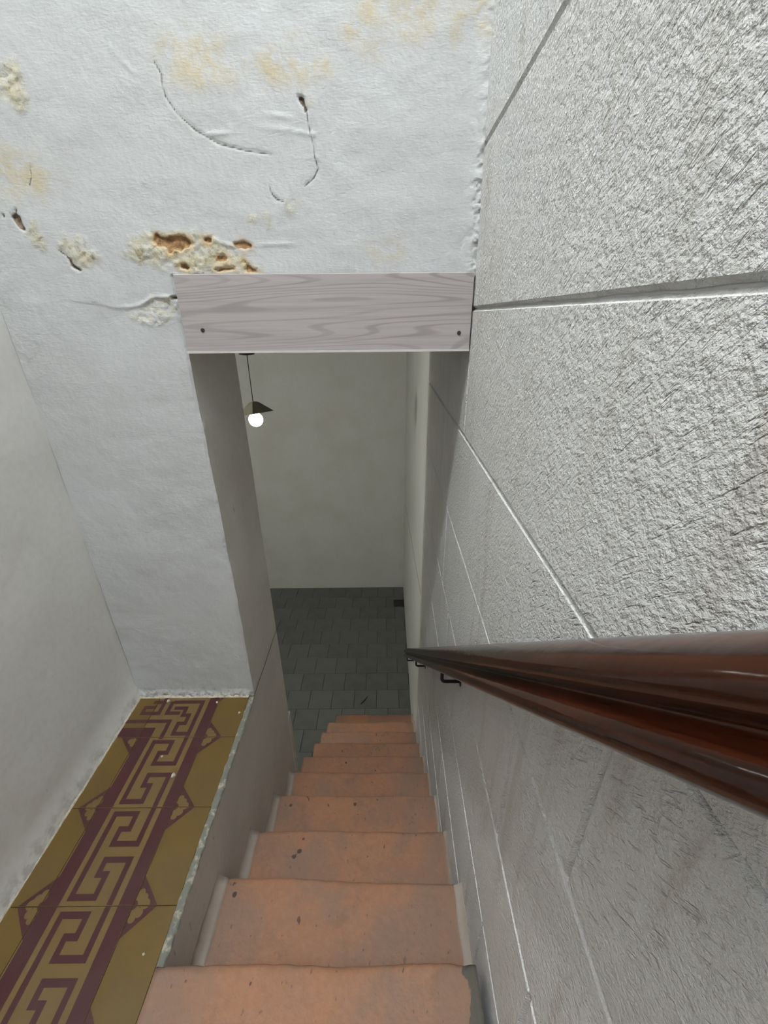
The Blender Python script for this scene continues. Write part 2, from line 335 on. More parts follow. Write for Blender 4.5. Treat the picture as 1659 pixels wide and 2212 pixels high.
CRACKS = [[[-0.394,1.541],[-0.385,1.524],[-0.386,1.508],[-0.384,1.494],[-0.368,1.47],[-0.34,1.447],[-0.3,1.427],[-0.252,1.417],[-0.205,1.411]],[[-0.133,1.475],[-0.13,1.45],[-0.124,1.424],[-0.124,1.411],[-0.118,1.391]],[[-0.118,1.389],[-0.127,1.375],[-0.146,1.362]],[[-0.215,1.364],[-0.21,1.35],[-0.202,1.342],[-0.188,1.337]],[[-0.664,1.397],[-0.668,1.379],[-0.676,1.367]],[[-0.659,1.263],[-0.643,1.25],[-0.637,1.231],[-0.621,1.223]]]
EDGES = [[[-0.663,1.169],[-0.633,1.162],[-0.608,1.161],[-0.576,1.153],[-0.542,1.153],[-0.515,1.157],[-0.485,1.172],[-0.447,1.173]],[[-0.467,1.559],[-0.451,1.542],[-0.434,1.528],[-0.41,1.516]],[[-0.28,1.451],[-0.231,1.45],[-0.176,1.447],[-0.122,1.439]],[[-0.204,1.489],[-0.15,1.492]],[[-0.167,1.403],[-0.119,1.406]],[[-0.228,1.471],[-0.19,1.467],[-0.161,1.463]],[[-0.17,1.373],[-0.127,1.38]],[[-0.744,1.337],[-0.709,1.337],[-0.667,1.293],[-0.637,1.257]],[[-0.355,1.281],[-0.304,1.265],[-0.25,1.266],[-0.19,1.267],[-0.136,1.269]],[[-0.206,1.334],[-0.158,1.348]],[[-0.32,1.44],[-0.248,1.444]],[[0.056,1.44],[0.072,1.457]]]

# ================================================================== SETTING
# ---- right-hand wall: a backing slab with separate dragged-render blocks set proud of it
def wall_slab(name, y0, y1, z0, z1, x_in, thick, mat, label):
    V = [(wx(y0)+x_in, y0, z0), (wx(y1)+x_in, y1, z0), (wx(y1)+x_in, y1, z1), (wx(y0)+x_in, y0, z1)]
    V += [(x + thick, y, z) for x, y, z in V]
    F = [(0,3,2,1), (4,5,6,7), (0,1,5,4), (1,2,6,5), (2,3,7,6), (3,0,4,7)]
    return struct(mesh_obj(name, V, F, mat), label)
YS0, YS1 = -1.6, 1.90                     # stone blocks run from behind the viewer to here
wr = wall_slab('wall_right', YS0, YS1, ZF, ZC, 0.0075, 0.2, M['groove'], 'white stairwell wall of dragged render blocks with scored joints')
def block(y0, y1, z0, z1, parent, nrow):
    g, b, d = 0.0011, 0.0042, 0.0062        # half joint, chamfer, how far it stands proud
    y0 += g; y1 -= g; z0 += g; z1 -= g
    near = (-0.3 < y0 < 1.4) and z1 > -0.5
    st = 0.02 if near else 0.15
    ny = max(2, int((y1-y0)/st)); nz = max(2, int((z1-z0)/st))
    ys = [y0, y0+b] + list(np.linspace(y0+b, y1-b, ny))[1:-1] + [y1-b, y1]
    zs = [z0, z0+b] + list(np.linspace(z0+b, z1-b, nz))[1:-1] + [z1-b, z1]
    V = []
    for j, z in enumerate(zs):
        for i, y in enumerate(ys):
            edge = i in (0, len(ys)-1) or j in (0, len(zs)-1)
            q = mnoise.noise((y*3, z*3, nrow*1.7)) * 0.0012
            jy = mnoise.noise((y*22, z*22, 5.0)) * 0.0013 if edge else 0
            V.append((wx(y) + (d if edge else 0) + (0 if edge else q), y + jy, z + jy))
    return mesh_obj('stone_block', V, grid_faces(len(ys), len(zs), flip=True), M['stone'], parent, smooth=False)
COURSE_JOINTS = {   # vertical joints of each course, counted from the course under groove A (z = ZA)
    -12: [-.4, .8], -11: [.1, 1.3], -10: [-.4, .8], -9: [-.7, .5], -8: [-1.2, .1, 1.3], -7: [-1.5, -.3, .9], -6: [-1.2, .1, 1.3], -5: [-1.5, -.3, .9], -4: [-1.2, .1, 1.3], -3: [-1.5, -.3, .9], -2: [-1.2, .1, 1.35], -1: [-1.3, -.25, 1.18],
    0: [-1.4, -.20, .982], 1: [-1.2, -.52, .231, 1.36], 2: [-1.0, -.35, .410, 1.16], 3: [-1.2, -.53, .226, 1.02],
    4: [-1.0, -.35, .401, 1.20], 5: [.3, .95], 6: [.55, 1.25], 7: [.8, 1.4], 8: [1.0], 9: [1.2], 10: [1.4]}
for k, js in COURSE_JOINTS.items():
    zt = ZA - k*DZ; zb = zt - DZ
    if zb > ZC: continue
    zt = min(zt, ZC); zb = max(zb, ZF)
    if zt - zb < 0.03: continue
    ys = [YS0] + sorted(js) + [YS1]
    for a, b in zip(ys[:-1], ys[1:]): block(a, b, zb, zt, wr, k)
# smooth stretch of the same wall beyond the blocks
w2 = wall_slab('wall_right_hall', YS1, YW + 0.1, ZF, ZCL, 0.004, 0.2, M['hall'], 'smooth white plaster wall of the lower hall beside the last steps')
V, F = [], []
for k, (pa, pb) in enumerate(((( 3.95, -.636), (2.73, -.432)), ((2.73, -.432), (1.91, -.292)))):
    (ya, za), (yb, zb) = pa, pb; n0 = len(V)
    for y, z in ((ya, za), (yb, zb)):
        V += [(wx(y)+.0028, y, z-.0012), (wx(y)+.0028, y, z+.0012), (wx(y)+.0045, y, z+.002), (wx(y)+.0045, y, z-.002)]
    F += [(n0, n0+1, n0+5, n0+4), (n0+1, n0+2, n0+6, n0+5), (n0+3, n0, n0+4, n0+7)]
mesh_obj('plaster_crack', V, F, M['joint'], w2)

# ---- front wall with the opening: fine mesh so cracks, flakes and lost paint are real relief
res = 0.003
xs = np.concatenate([np.arange(XL, XJ - 1e-6, res), np.arange(XJ, wx(1.0) + 1e-6, res), [wx(1.0) + 0.012]])
zs = np.concatenate([np.arange(0.0, ZLB, res), np.arange(ZLB, 1.75, res), [1.9, 2.2, 2.6, 3.0, 3.6, ZC]])
GX, GZ = np.meshgrid(xs, zs)
def union_sd(polys): return np.min([poly_sd(GX, GZ, [tuple(q) for q in p]) for p in polys], axis=0)
sel_lo = GZ < 1.08
f_hole, f_dark, f_stain, f_soft, f_rough = (union_sd(p) for p in (HOLES, DARKS, STAINS, SOFT, ROUGH))
f_crack = np.min([seg_dist(GX, GZ, c) for c in CRACKS], axis=0)
f_edge = np.min([seg_dist(GX, GZ, c) for c in EDGES], axis=0)
nz_ = vnoise(GX, GZ, 60, 3, 3); big = vnoise(GX, GZ, 3.0, 5, 3); med = vnoise(GX, GZ, 14, 9, 3); fine = vnoise(GX, GZ, 150, 21, 3)
stain = sstep(0.010, -0.012, f_stain + nz_*0.02); soft = sstep(0.030, -0.02, f_soft + nz_*0.03); rough_ = sstep(0.008, -0.006, f_rough + nz_*0.016)
ins = sstep(0.0015, -0.0015, f_hole + nz_*0.006) + sstep(0.001, -0.001, f_dark + nz_*0.003)
DY = 0.010*big + 0.003*med                                        # + towards the hall, - towards the viewer
DY += 0.0045*np.clip(ins, 0, 1)                                   # paint and skim gone
DY += (0.005*fine + 0.005*nz_) * np.maximum(stain, rough_)        # blistered crumbly skim
DY += 0.0016*sstep(0.003, 0.0, f_crack) + 0.002*sstep(0.004, 0.0, f_crack)*(nz_)
DY -= 0.0021*sstep(0.006, 0.0, f_edge)*np.clip(0.45 + med*3.5, 0, 1.3)     # lifted paint edges and wrinkles
below = (GZ < np.interp(GX, [p[0] for p in EDGES[0]], [p[1] for p in EDGES[0]])) & (GX < -.44) & (GX > -.70)
DY += 0.0013*below*sstep(1.02, 1.14, GZ)*sstep(-.70, -.62, GX)
right = sstep(0.03, 0.0, wx(1.0) - GX) * (GZ > ZLT - .01)            # ragged caulk against the stone wall
DY -= right * (0.006 + 0.016*np.abs(nz_) + 0.012*np.abs(fine)) * (0.4 + sstep(1.55, 1.25, GZ) * 0.9)
DY -= 0.012 * sstep(0.03, 0.0, GZ) * (0.6 + nz_)                      # plaster toe over the tiles
ej = 0.0035*vnoise(GZ, GZ*0, 9, 31, 3) + 0.0012*vnoise(GZ, GZ*0, 60, 33, 2)
keep = (GX <= XJ + 1e-6)
XX = GX + np.where(keep, ej*2*sstep(0.02, 0, np.abs(GX - XJ)), 0)
DY += np.where(keep & (GZ < ZLT), 0.004*sstep(0.006, 0, XJ - GX), 0)  # rounded arris
nx, nzc = len(xs), len(zs)
jcol = int(np.argmin(np.abs(xs - XJ))); zrow = int(np.argmin(np.abs(zs - ZLB)))
V = np.stack([XX.ravel(), YF + DY.ravel(), GZ.ravel()], 1).tolist()
F = []
for j in range(nzc-1):
    for i in range(nx-1):
        if j < zrow and i >= jcol: continue
        a = j*nx + i; F.append((a, a+1, a+nx+1, a+nx))
n0 = len(V)
at = dict(hole=f_hole.ravel(), dark=f_dark.ravel(), stain=stain.ravel(), soft=soft.ravel(), rough=rough_.ravel(), crack=f_crack.ravel())
# back face of the wall and its soffit
bv = [(XL, YF+JT, 0), (XJ, YF+JT, 0), (XJ, YF+JT, ZLB), (wx(1.3)+.012, YF+JT, ZLB), (wx(1.3)+.012, YF+JT, ZC), (XL, YF+JT, ZC), (XJ, YF+.01, ZLB), (wx(1.0)+.012, YF+.01, ZLB)]
V += bv; F += [(n0, n0+5, n0+4, n0+3, n0+2, n0+1), (n0+6, n0+2, n0+3, n0+7)]
for k in at: at[k] = np.concatenate([at[k], np.full(8, 1.0 if k in ('hole', 'dark', 'crack') else 0.0)])
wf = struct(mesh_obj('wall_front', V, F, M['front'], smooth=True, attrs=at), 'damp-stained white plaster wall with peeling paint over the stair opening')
# jamb of the opening (same wavy arris as the front face)
jz = zs[:zrow+1]; jx = XX[:zrow+1, jcol]; jy = YF + DY[:zrow+1, jcol]
V = []
for x, y, z in zip(jx, jy, jz):
    for t in np.linspace(0, 1, 8):
        V.append((x*(1-min(1, t*4)) + (XJ + 0.002*mnoise.noise((t*2, z*5, 1)))*min(1, t*4), y + (YF + JT - y)*t, z))
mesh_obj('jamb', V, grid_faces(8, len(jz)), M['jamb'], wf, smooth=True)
# ---- stair side wall under the tiled ledge
V = []; ys = np.linspace(-0.6, YF + JT, 40); zz = np.linspace(ZF, -0.004, 50)
for z in zz:
    for y in ys: V.append((XJ + 0.003*mnoise.noise((y*4, z*4, 2)) * (1 if z < -.05 else 0.3), y, z))
F = grid_faces(len(ys), len(zz)); n0 = len(V)
V += [(XL, YF+JT, ZF), (XL, YF+JT, -.004), (XJ, YF+JT, ZF), (XJ, YF+JT, -.004)]; F.append((n0, n0+1, n0+3, n0+2))
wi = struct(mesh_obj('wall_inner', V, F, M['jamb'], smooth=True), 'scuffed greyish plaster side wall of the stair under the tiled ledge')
v, f = bevel_slab(XJ-.10, XJ+.002, YF+JT-.02, YF+JT+.018, ZF, -.48, 0.004)
mesh_obj('plinth', v, f, M['jamb'], wi)
# ---- left wall
V = []; ys = np.linspace(-1.6, YF + .03, 55); zz = np.linspace(0, ZC, 90)
for z in zz:
    for y in ys: V.append((XL + 0.006*mnoise.noise((y*1.7, z*1.7, 8)) + 0.002*mnoise.noise((y*7, z*7, 3)) + .010*math.exp(-z/.012), y, z))
n0 = len(V); V += [(XL-.14, -1.6, 0), (XL-.14, YF+JT, 0), (XL-.14, YF+JT, ZC), (XL-.14, -1.6, ZC)]
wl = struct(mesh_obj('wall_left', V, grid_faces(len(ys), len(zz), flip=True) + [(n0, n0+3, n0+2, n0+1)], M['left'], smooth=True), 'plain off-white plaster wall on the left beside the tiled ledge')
# ---- landing: behind the viewer, ceiling, back wall
struct(boxes('wall_back', [(-3.0, 2.4, -3.6, -3.5, -.2, ZC)], M['left']), 'white plaster wall behind the landing')
struct(boxes('ceiling', [(XL-.14, .45, -1.6, YF+JT, ZC, ZC+.1), (-3.0, 2.4, -3.6, -1.6, ZC, ZC+.1)], M['ceil']), 'white ceiling above the landing')
# ---- lower hall
XH0 = -2.6
struct(boxes('wall_far', [(XH0, .45, YW, YW+.1, ZF, ZCL)], M['hall']), 'plain pale grey-white wall at the far end of the lower hall')
struct(boxes('wall_hall_left', [(XH0-.1, XH0, -.7, YW+.1, ZF, ZCL)], M['hall']), 'plain wall on the left of the lower hall')
struct(boxes('wall_hall_back', [(XH0-.1, XL-.13, -.7, -.6, ZF, ZCL)], M['hall']), 'plain wall at the back of the side hall below the landing')
struct(boxes('wall_hall_side', [(XL-.14, XL-.13, -.6, YF+JT-.001, ZF, ZCL), (XL-.13, XL+.001, YF+JT-.02, YF+JT-.001, ZF, ZCL)], M['hall']), 'plain wall of the side hall under the landing')
struct(boxes('ceiling_hall', [(XH0-.1, .45, YF+JT, YW+.1, ZCL, ZCL+.1), (XH0-.1, XL-.14, -.7, YF+JT, ZCL, ZCL+.1)], M['ceil']), 'white ceiling of the lower hall')
fl = struct(boxes('floor', [(XH0-.1, .45, -.7, YW+.1, ZF-.1, ZF-.006)], M['joint2']), 'slate grey tiled floor of the lower hall in staggered rows')
TP = 0.1915; rows = [YW]
v, f = bevel_slab(-TP/2+.0015, TP/2-.0015, -TP/2+.0015, TP/2-.0015, -.006, 0, .0012)
proto = None
for r in range(15):
    yc = YW - (r + .5)*TP
    off = 0.0255 if r % 2 == 1 else 0.0255 - TP/2
    for c in range(-9, 2):
        xc = off + c*TP + TP/2
        if xc > wx(yc) + TP/2 or xc < -1.75: continue
        if yc < 2.2 and xc > -.30: continue                     # under the stair
        if yc < 1.5 and xc < -.5: continue
        zt = ZF + random.uniform(-.0010, .0006)
        if proto is None: o = proto = mesh_obj('floor_tile', v, f, M['floor'], fl)
        else:
            o = proto.copy(); COL.objects.link(o); o.parent = fl
        o.location = (xc, yc, zt); o.rotation_euler = (random.uniform(-.004, .004), random.uniform(-.004, .004), 0)

# ---- landing floor of patterned cement tiles (the ledge left of the stair is part of it)
PATM, PATO = [], []                                            # maroon polygons, ochre polygons on top
def rect(L, x0, x1, y0, y1): L.append([(x0,y0),(x1,y0),(x1,y1),(x0,y1)])
def ribbon(L, pts, wd):
    for (ax, ay), (bx, by) in zip(pts[:-1], pts[1:]):
        h = wd/2; rect(L, min(ax,bx)-h, max(ax,bx)+h, min(ay,by)-h, max(ay,by)+h)
def disc(L, x, y, r, n=10): L.append([(x + r*math.cos(2*math.pi*k/n), y + r*math.sin(2*math.pi*k/n)) for k in range(n)])
JY = [0.846 - 0.197*k for k in range(0, 9)]
BRO, BRI, BLI, BLO = -0.541, -0.572, -0.700, -0.733
rect(PATM, BRI, BRO, -2, 1.0); rect(PATM, BLO, BLI, -2, 0.879); rect(PATM, XL, BLI, 0.849, 0.879)
for J in JY[:-1]:
    t = lambda a: J - a
    ribbon(PATM, [(-.592, t(-.084)), (-.592, t(.081)), (-.651, t(.081)), (-.651, t(.049)), (-.6285, t(.049)), (-.6285, t(.0145)), (-.682, t(.0145)), (-.682, t(.182)), (-.631, t(.182)), (-.631, t(.141)), (-.6485, t(.141)), (-.6485, t(.113)), (-.592, t(.113))], .0123)
for J in JY:
    for bx, sg in ((BRO, 1), (BLO, -1)):
        if sg < 0 and J > .8: PATM.append([(bx, J+.003), (bx - .055, J+.003), (bx, J-.055)])
        else: PATM.append([(bx, J+.054), (bx + sg*.053, J), (bx, J-.054)])
        L = PATO
        for (dx, dy, r) in ((.009, .022, .0075), (.018, .013, .0085), (.026, .003, .0095), (.019, -.012, .0085), (.009, -.022, .0075), (.010, .004, .010), (.008, .015, .008), (.010, -.010, .009)):
            if sg < 0 and J > .8 and dy > -.005: continue
            disc(L, bx + sg*dx, J + dy, r)
        PATO.append('M'); disc(PATO, bx + sg*.002, J + .001, .0085); PATO.append('O')
# corner piece where the frieze turns left at the far wall
ribbon(PATM, [(XL, .901), (-.668, .901), (-.668, .846)], .0123)
ribbon(PATM, [(-.592, .846), (-.592, .9715), (-.680, .9715)], .0123)
ribbon(PATM, [(-.592, .8575), (-.638, .8575), (-.638, .893), (-.617, .893), (-.617, .922), (-.636, .922), (-.636, .9485), (-.668, .9485)], .0123)
ribbon(PATM, [(-.690, .968), (-.690, .930), (-.655, .930)], .0123); ribbon(PATM, [(-.716, .985), (-.716, .930), (-.768, .930), (-.768, .952), (-.740, .952)], .0123)
ribbon(PATM, [(-.716, .9715), (-.745, .9715)], .0123); PATM.append([(BRO, 1.0), (BRO+.026, 1.0), (BRO, .968)])
def clip(poly, x0, x1, y0, y1):
    for ax, lim, sg in ((0, x0, 1), (0, x1, -1), (1, y0, 1), (1, y1, -1)):
        out = []
        for p, q in zip(poly, poly[1:] + poly[:1]):
            ip = sg*(p[ax]-lim) >= 0; iq = sg*(q[ax]-lim) >= 0
            if ip: out.append(p)
            if ip != iq:
                t_ = (lim-p[ax])/(q[ax]-p[ax]); out.append((p[0]+(q[0]-p[0])*t_, p[1]+(q[1]-p[1])*t_))
        poly = out
        if len(poly) < 3: return None
    return poly
ft = struct(boxes('floor_landing', [(XL-.1, -.4455, -2.2, YF-.002, -.12, -.0035), (-.4455, -.4335, .30, YF-.002, -.12, -.0035)], M['joint']), 'mustard cement-tile landing with a maroon Greek-key frieze beside the stair')
XC = [XL+.002, -.7372, BRO+.0005, -.4465]
YC = [.994] + JY
for r in range(len(YC)-1):
    y1, y0 = YC[r], YC[r+1]
    if y1 < -.35: continue
    for c in range(3):
        x0, x1 = XC[c], XC[c+1]; g = .0005
        cx, cy = (x0+x1)/2, (y0+y1)/2
        a = (x0+g, x1-g, y0+g, y1-g)
        v, f = bevel_slab(*a, -.004, 0, .0006); fm = [1 if c == 1 else 0]*len(f); z = 0.00015
        inn = (a[0]+.0006, a[1]-.0006, a[2]+.0006, a[3]-.0006)
        def addp(P, m, z):
            P = clip(P, *inn)
            if not P: return
            ar = sum(p[0]*q[1]-q[0]*p[1] for p, q in zip(P, P[1:]+P[:1]))
            if ar < 0: P = P[::-1]
            n0 = len(v); v.extend([(x, y, z) for x, y in P]); f.append(tuple(range(n0, n0+len(P)))); fm.append(m)
        for P in PATM: addp(P, 2, z); z += .000002 if P else 0
        m = 1; zz_ = .0006
        for P in PATO:
            if P == 'M': m = 2; zz_ += .00006
            elif P == 'O': m = 1; zz_ -= .00006
            else: addp(P, m, zz_); zz_ += .000002
        v = [(q[0]-cx, q[1]-cy, q[2]) for q in v]
        mesh_obj('tile', v, f, [M['mustard'], M['mustard2'], M['maroon']], ft, fm=fm, loc=(cx, cy, random.uniform(-.0004, .0004)))
# cement arris along the ledge and pale grout against the two walls
def rough_strip(name, path, w0, h, mat, seed, label, parent=None):
    "lumpy bead: path of points with a sideways unit vector"
    V = []; n = len(path); prof = [(-1, 0), (-.8, .7), (-.2, 1), (.5, .85), (.9, .5), (1, -1.2)]
    for i, (p, sd) in enumerate(path):
        for k, (a, b) in enumerate(prof):
            q = mnoise.noise((i*.31, k*.9, seed)); q2 = mnoise.noise((i*.9, k*1.3, seed+5))
            ww = w0*(1 + .35*q); V.append((p[0]+sd[0]*a*ww, p[1]+sd[1]*a*ww, p[2] + b*h*(1 + .9*q2) + .001*q2))
    return struct(mesh_obj(name, V, grid_faces(len(prof), n, flip=True), mat, parent, smooth=True), label)
s_ = NT('worn_cement_arris'); n_ = s_.noise(45, 4, 0.65)
M['arris'] = s_.done(s_.mix(s_.ramp(n_, 0.50, 0.66), srgb(110, 111, 102), srgb(158, 152, 138)), 0.8, s_.bump(n_, .006, .8), .2)
rough_strip('trim_1', [((-.4385, y, -.0005), (1, 0, 0)) for y in np.arange(.358, .992, .006)], .0085, .003, M['arris'], 1, 'chipped grey cement edge of the tiled ledge above the stair')
rough_strip('trim_2', [((XL+.006, y, -.001), (-1, 0, 0)) for y in np.arange(.994, -.3, -.008)], .006, .005, M['grout'], 2, 'pale plaster bead where the tiles meet the left wall')
rough_strip('trim_3', [((x, .993, -.001), (0, 1, 0)) for x in np.arange(-.448, XL+.004, -.007)], .006, .006, M['grout'], 3, 'pale plaster bead where the tiles meet the front wall')

# ---- stair: landing strip and nine painted steps
st = struct(empty('staircase', (0, Y1, 0)), 'steep narrow stair of salmon-painted steps going down to the hall')
def step_mesh(name, x0, x1, y0, ya, yb, zt, zb, mat, seed, yl=None):
    "one solid step: worn rounded nosing running from ya (left) to yb (right)"
    V, F = [], []; n = 56; prof = 9
    for i in range(n):
        u = i/(n-1); x = x0 + (x1-x0)*u; ye = ya + (yb-ya)*u
        q = mnoise.noise((x*6, seed*3.1, 0)); q2 = mnoise.noise((x*38, seed*1.7, 4)); r = .007 + .004*abs(q2)
        ye += .004*q + .0022*q2; dz = .0025*q - .0012*abs(q2)
        for (yy, zz) in ((y0, zt), (y0+(ye-y0)*.35, zt+.001*q), (y0+(ye-y0)*.7, zt+.0015*q2*.5), (ye-r*2, zt+dz*.4), (ye-r, zt-.0008+dz*.6), (ye-r*.35, zt-r*.3+dz), (ye, zt-r+dz), (ye, zb), (y0, zb)):
            V.append((x, yy - Y1, zz))
    F = grid_faces(prof, n, flip=False)
    F.append(tuple(range(prof))); F.append(tuple((n-1)*prof + k for k in range(prof))[::-1])
    for i in range(n-1): F.append((i*prof+prof-1, i*prof, (i+1)*prof, (i+1)*prof+prof-1)[::-1])
    return mesh_obj(name, V, F, mat, st, smooth=True)
step_mesh('landing_strip', -.4455, .171, -2.0, .3640, .3585, 0, -.19, M['pink_landing'], 0)
NOSE = [(.3602, .3602), (.5844, .5629), (.7876, .7812), (1.0067, 1.000), (1.2150, 1.2104), (1.4190, 1.4146), (1.6265, 1.6205), (1.838, 1.834), (2.052, 2.048), (2.265, 2.2577)]
LEFT = [0, -.412, -.412, -.411, -.411, -.424, -.410, -.410, -.406, -.378]
for k in range(1, 10):
    ya, yb = NOSE[k]; y0 = min(NOSE[k-1]) - .004
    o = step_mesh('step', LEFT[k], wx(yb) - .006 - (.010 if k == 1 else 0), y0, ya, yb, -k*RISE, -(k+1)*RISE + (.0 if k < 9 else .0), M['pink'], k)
    def cove(xw, xt, ya_, hw):                                # plaster cove between tread and wall: a thin lumpy wedge
        V = []; m = 14
        for i in range(m):
            y = y0 + (ya_ - .004 - y0)*i/(m-1) - Y1; e = .35*mnoise.noise((y*30, k*2.3, xw*9)); z = -k*RISE
            for (u, h) in ((0, hw*(1+e)), (.35, hw*.42*(1+e)), (.75, hw*.12), (1.0 + e*.5, .0008), (1.0, -.04), (0, -.04)): V.append((xw + (xt-xw)*u, y, z + h))
        F = grid_faces(6, m, flip=(xt < xw)) + [tuple(range(6)), tuple((m-1)*6 + t for t in range(6))]
        return mesh_obj('skirting', V, F, M['skirt'], o, smooth=True)
    if k <= 4: cove(XJ - .001, LEFT[k] + .003, ya, .030)
    cove(wx(yb) + .004, wx(yb) - .0085 - (.012 if k == 1 else 0), yb, .022)

# ================================================================== THINGS
# ---- laminate board hiding the lintel
lb = empty('lintel_board', (-.115, .985, ZLB)); tag(lb, 'grey wood-grain laminate board fixed across the top of the stair opening', 'board')
x0, x1 = -.4235+.115, wx(1)-.0035+.115
v, f = bevel_slab(x0, x1, -(ZLT-ZLB)/2+.003, (ZLT-ZLB)/2, -.008, .008, .001)
R90 = Matrix.Rotation(math.pi/2, 4, 'X')
v = [tuple(R90 @ Vector(q)) for q in v]; v = [(a, b, c + (ZLT-ZLB)/2) for a, b, c in v]
bo = mesh_obj('panel', v, f, M['lam'], lb)
boxes('edge_strip', [(x0, x1, -.0095, .009, .0, .0045)], M['lam_edge'], lb)
for sx, sz in ((-.3824+.115, .0465), (.1676+.115, .0370)):
    V, F = lathe([(.0001, .0006), (.0022, .0004), (.0036, .0006), (.0042, 0), (.0042, -.003)], 14)
    V = [(a + sx, -.0088 - c, b + sz) for a, b, c in V]
    mesh_obj('screw', V, F, M['screw'], lb, smooth=True)

# ---- handrail on iron brackets
th = math.atan(.943); hr = empty('handrail', (.14, .75, -.2)); tag(hr, 'glossy dark mahogany handrail on black iron brackets along the block wall', 'handrail')
prof = [(.142,.0057),(.131,.0045),(.121,.000),(.1135,-.0065),(.1105,-.0135),(.1125,-.0200),(.1200,-.0248),(.1232,-.0270),(.1185,-.0312),(.1120,-.0355),(.1088,-.0410),(.1092,-.0462),(.1135,-.0500),(.122,-.0525),(.140,-.0530),(.158,-.0525),(.166,-.0490),(.1700,-.0430),(.168,-.0355),(.162,-.0300),(.160,-.0270),(.164,-.0240),(.1700,-.0190),(.1710,-.0120),(.167,-.0040),(.156,.0040)]
def smooth_loop(P, m=3):
    out = []; n = len(P)
    for i in range(n):
        p0, p1, p2, p3 = (np.array(P[(i+d) % n]) for d in (-1, 0, 1, 2))
        for k in range(m):
            t = k/m; out.append(tuple(.5*((2*p1) + (-p0+p2)*t + (2*p0-5*p1+4*p2-p3)*t*t + (-p0+3*p1-3*p2+p3)*t**3)))
    return out
PR = smooth_loop(prof); npf = len(PR); ss = np.linspace(-.55, 3.17, 60)
V = []
for s in ss:
    for x, n in PR: V.append((x + .0135*.7275*s, s, n))
F = grid_faces(npf, len(ss))
for j in range(len(ss)-1): F.append((j*npf+npf-1, j*npf, (j+1)*npf, (j+1)*npf+npf-1))
F.append(tuple(range(npf))[::-1]); F.append(tuple((len(ss)-1)*npf + k for k in range(npf)))
rl = mesh_obj('rail', V, F, M['rail'], hr, smooth=True)
rl.matrix_local = Matrix.Translation((-.14, -.75, .2 + EYE)) @ Matrix.Rotation(-th, 4, 'X')
def on_rail(y, n): s = (y - n*math.sin(th)) / math.cos(th); return (n*math.cos(th) - s*math.sin(th)) + EYE
for yb in (.015, .775, 1.535, 2.27):
    xr_ = .1345 + .0135*yb; zb = on_rail(yb, -.050); b = []
    for k in range(5): b.append((xr_, yb, zb + .004 - .034*k/4))
    for k in range(1, 6):
        a = math.pi/2*k/5; b.append((xr_ + .010*(1-math.cos(a)), yb, zb - .030 - .010*math.sin(a)))
    b.append((wx(yb) - .001, yb, zb - .040))
    V, F = tube([(p[0]-.14, p[1]-.75, p[2]+.2) for p in b], .0045, 10)
    br = mesh_obj('bracket', V, F, M['iron'], hr, smooth=True)
    v, f = bevel_slab(-.009, .009, -.009, .009, 0, .003, .001)
    q = Matrix.Rotation(-math.pi/2, 4, 'Y')
    mesh_obj('wall_plate', [tuple((q @ Vector(p)) + Vector((wx(yb)-.14 - .0005, yb-.75, zb-.040+.2))) for p in v], f, M['iron'], br)

# ---- pendant lamp in the lower hall
PX, PY = -.604, 2.0
pl = empty('pendant_lamp', (PX, PY, ZCL)); tag(pl, 'small olive-grey pendant lamp with a lit round bulb hanging in the lower hall', 'lamp')
V, F = lathe([(.0005, 0), (.034, 0), (.036, -.006), (.036, -.056), (.033, -.062), (.008, -.066), (.0005, -.067)], 28); mesh_obj('canopy', V, F, M['iron'], pl, smooth=True)
V, F = tube([(0, 0, -.05), (-.0015, 0, -.16), (-.002, 0, -.271)], .0020, 8); mesh_obj('cord', V, F, M['iron'], pl, smooth=True)
def shade():
    "four-sided folded sheet shade, open below"
    V, F = [], []; n = 8
    rings = [(.007, 0), (.019, -.003), (.032, -.011), (.084, -.054)]
    for side in (0, 1):
        for r, z in rings:
            for k in range(n):
                a = 2*math.pi*k/n; rr = r*(1.0 if k % 2 == 0 else .78); rr -= side*.0015
                V.append((rr*math.cos(a), rr*math.sin(a), z - side*.0015))
    for sd in (0, 1):
        o = sd*4*n
        for i in range(3):
            for k in range(n):
                q = (o+i*n+k, o+i*n+(k+1) % n, o+(i+1)*n+(k+1) % n, o+(i+1)*n+k); F.append(q if sd else q[::-1])
    for k in range(n): F.append((3*n+k, 3*n+(k+1) % n, 7*n+(k+1) % n, 7*n+k))
    F.append(tuple(range(n)))
    return V, F
V, F = shade(); sh = mesh_obj('shade', V, F, M['shade'], pl); sh.location = (-.002, 0, -.270); sh.rotation_euler = (math.radians(-9), math.radians(-7), math.radians(8))
V, F = lathe([(.0001, -.022), (.010, -.022), (.010, -.037), (.0001, -.037)], 16); so = mesh_obj('socket', V, F, M['iron'], pl, smooth=True); so.location = (-.002, 0, -.256)
V, F = lathe([(.0001, -.0335)] + [(.0335*math.sin(math.pi*k/14), -.0335*math.cos(math.pi*k/14)) for k in range(1, 14)] + [(.0001, .0335)], 24)
bu = mesh_obj('bulb', V, F, M['bulb'], pl, smooth=True); bu.location = (.001, -.004, -.354)

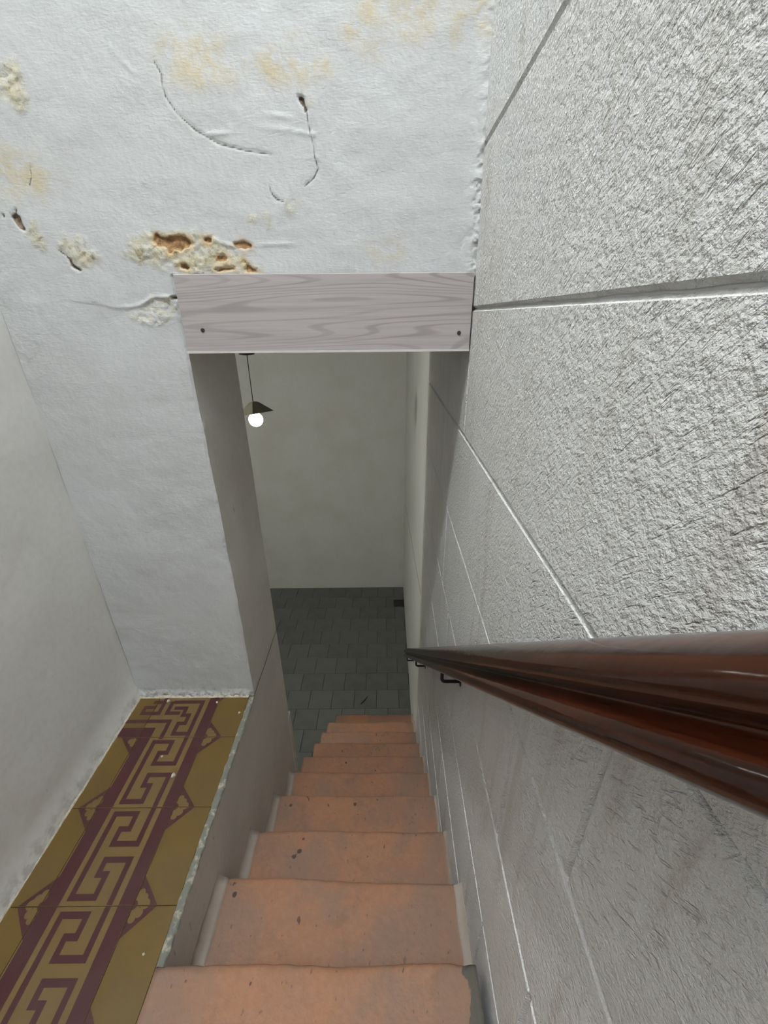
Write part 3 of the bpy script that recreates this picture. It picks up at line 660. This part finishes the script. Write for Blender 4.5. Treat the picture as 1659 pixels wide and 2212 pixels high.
# ---- ceiling lamps outside the picture that light the two rooms
def globe_lamp(loc, r, mat, label):
    g = empty('ceiling_lamp', loc); tag(g, label, 'lamp')
    V, F = lathe([(.0005, 0), (.07, 0), (.07, -.02), (.05, -.03), (.0005, -.03)], 24); mesh_obj('base', V, F, M['screw'], g, smooth=True)
    V, F = lathe([(.0001, -.03-2*r)] + [(r*math.sin(math.pi*k/14), -.03-r - r*math.cos(math.pi*k/14)) for k in range(1, 14)] + [(.0001, -.03)], 24)
    mesh_obj('globe', V, F, mat, g, smooth=True)
globe_lamp((-.42, -0.45, ZC), .085, M['globe'], 'lit white globe lamp on the ceiling above the landing')
globe_lamp((-1.87, .85, ZCL), .08, M['globe2'], 'lit white globe lamp on the ceiling at the left of the lower hall')

# ---- floor drain
dr = empty('floor_drain', (.172, 3.88, ZF)); tag(dr, 'small dark square metal drain grate in the hall floor by the right wall', 'drain')
boxes('frame', [(-.06, .06, -.06, -.05, 0, .004), (-.06, .06, .05, .06, 0, .004), (-.06, -.05, -.05, .05, 0, .004), (.05, .06, -.05, .05, 0, .004)], M['iron'], dr)
for k in range(5): boxes('slat', [(-.042 + k*.018, -.030 + k*.018, -.05, .05, 0, .003)], M['screw'], dr)
boxes('pit', [(-.05, .05, -.05, .05, -.001, .0012)], M['iron'], dr)
# ---- twig on the hall floor
V, F = tube([(0, 0, .003), (.03, .035, .004), (.055, .075, .003)], [.004, .0045, .002], 7)
tw = mesh_obj('twig', V, F, M['iron'], loc=(-.203, 2.512, ZF + .001)); tag(tw, 'short dark twig lying on the grey hall floor beyond the bottom step', 'twig')
# ---- crumbs of fallen plaster on the ledge tiles
CR = [(-.5454, .968, .0042, 'plaster crumb on the maroon band at the far end of the tiles'), (-.4603, .9286, .0045, 'plaster crumb on plain mustard tile near the far cement edge'),
      (-.5803, .7308, .0075, 'largest white plaster crumb, beside the maroon band halfway along the tiles'), (-.6372, .7859, .0036, 'tiny plaster crumb inside the Greek-key frieze nearest the far end'),
      (-.7063, .9761, .0065, 'plaster crumb against the front wall on the turned frieze corner'), (-.4786, .3767, .0032, 'tiny plaster crumb on mustard tile beside the top step')]
for i, (x, y, r, lab) in enumerate(CR):
    V, F = [], []
    for q in ((.9,0,.1),(.2,1,.15),(-.9,.3,.1),(-.4,-.9,.12),(.4,-.8,.1)): V.append((q[0]*r*random.uniform(.8,1.3), q[1]*r*random.uniform(.7,1.1), 0))
    for q in range(5): V.append((V[q][0]*.75, V[q][1]*.75, r*random.uniform(.45,.8)))
    V.append((0, 0, r*.9))
    for k in range(5): F += [(k, (k+1) % 5, 5+(k+1) % 5, 5+k), (5+k, 5+(k+1) % 5, 10)]
    F.append((4,3,2,1,0))
    tag(mesh_obj('plaster_crumb', V, F, M['grout'], loc=(x, y, .0006)), 'small white ' + lab if not lab.startswith(('tiny', 'largest')) else lab, 'crumb', 'plaster crumbs on the tiles')
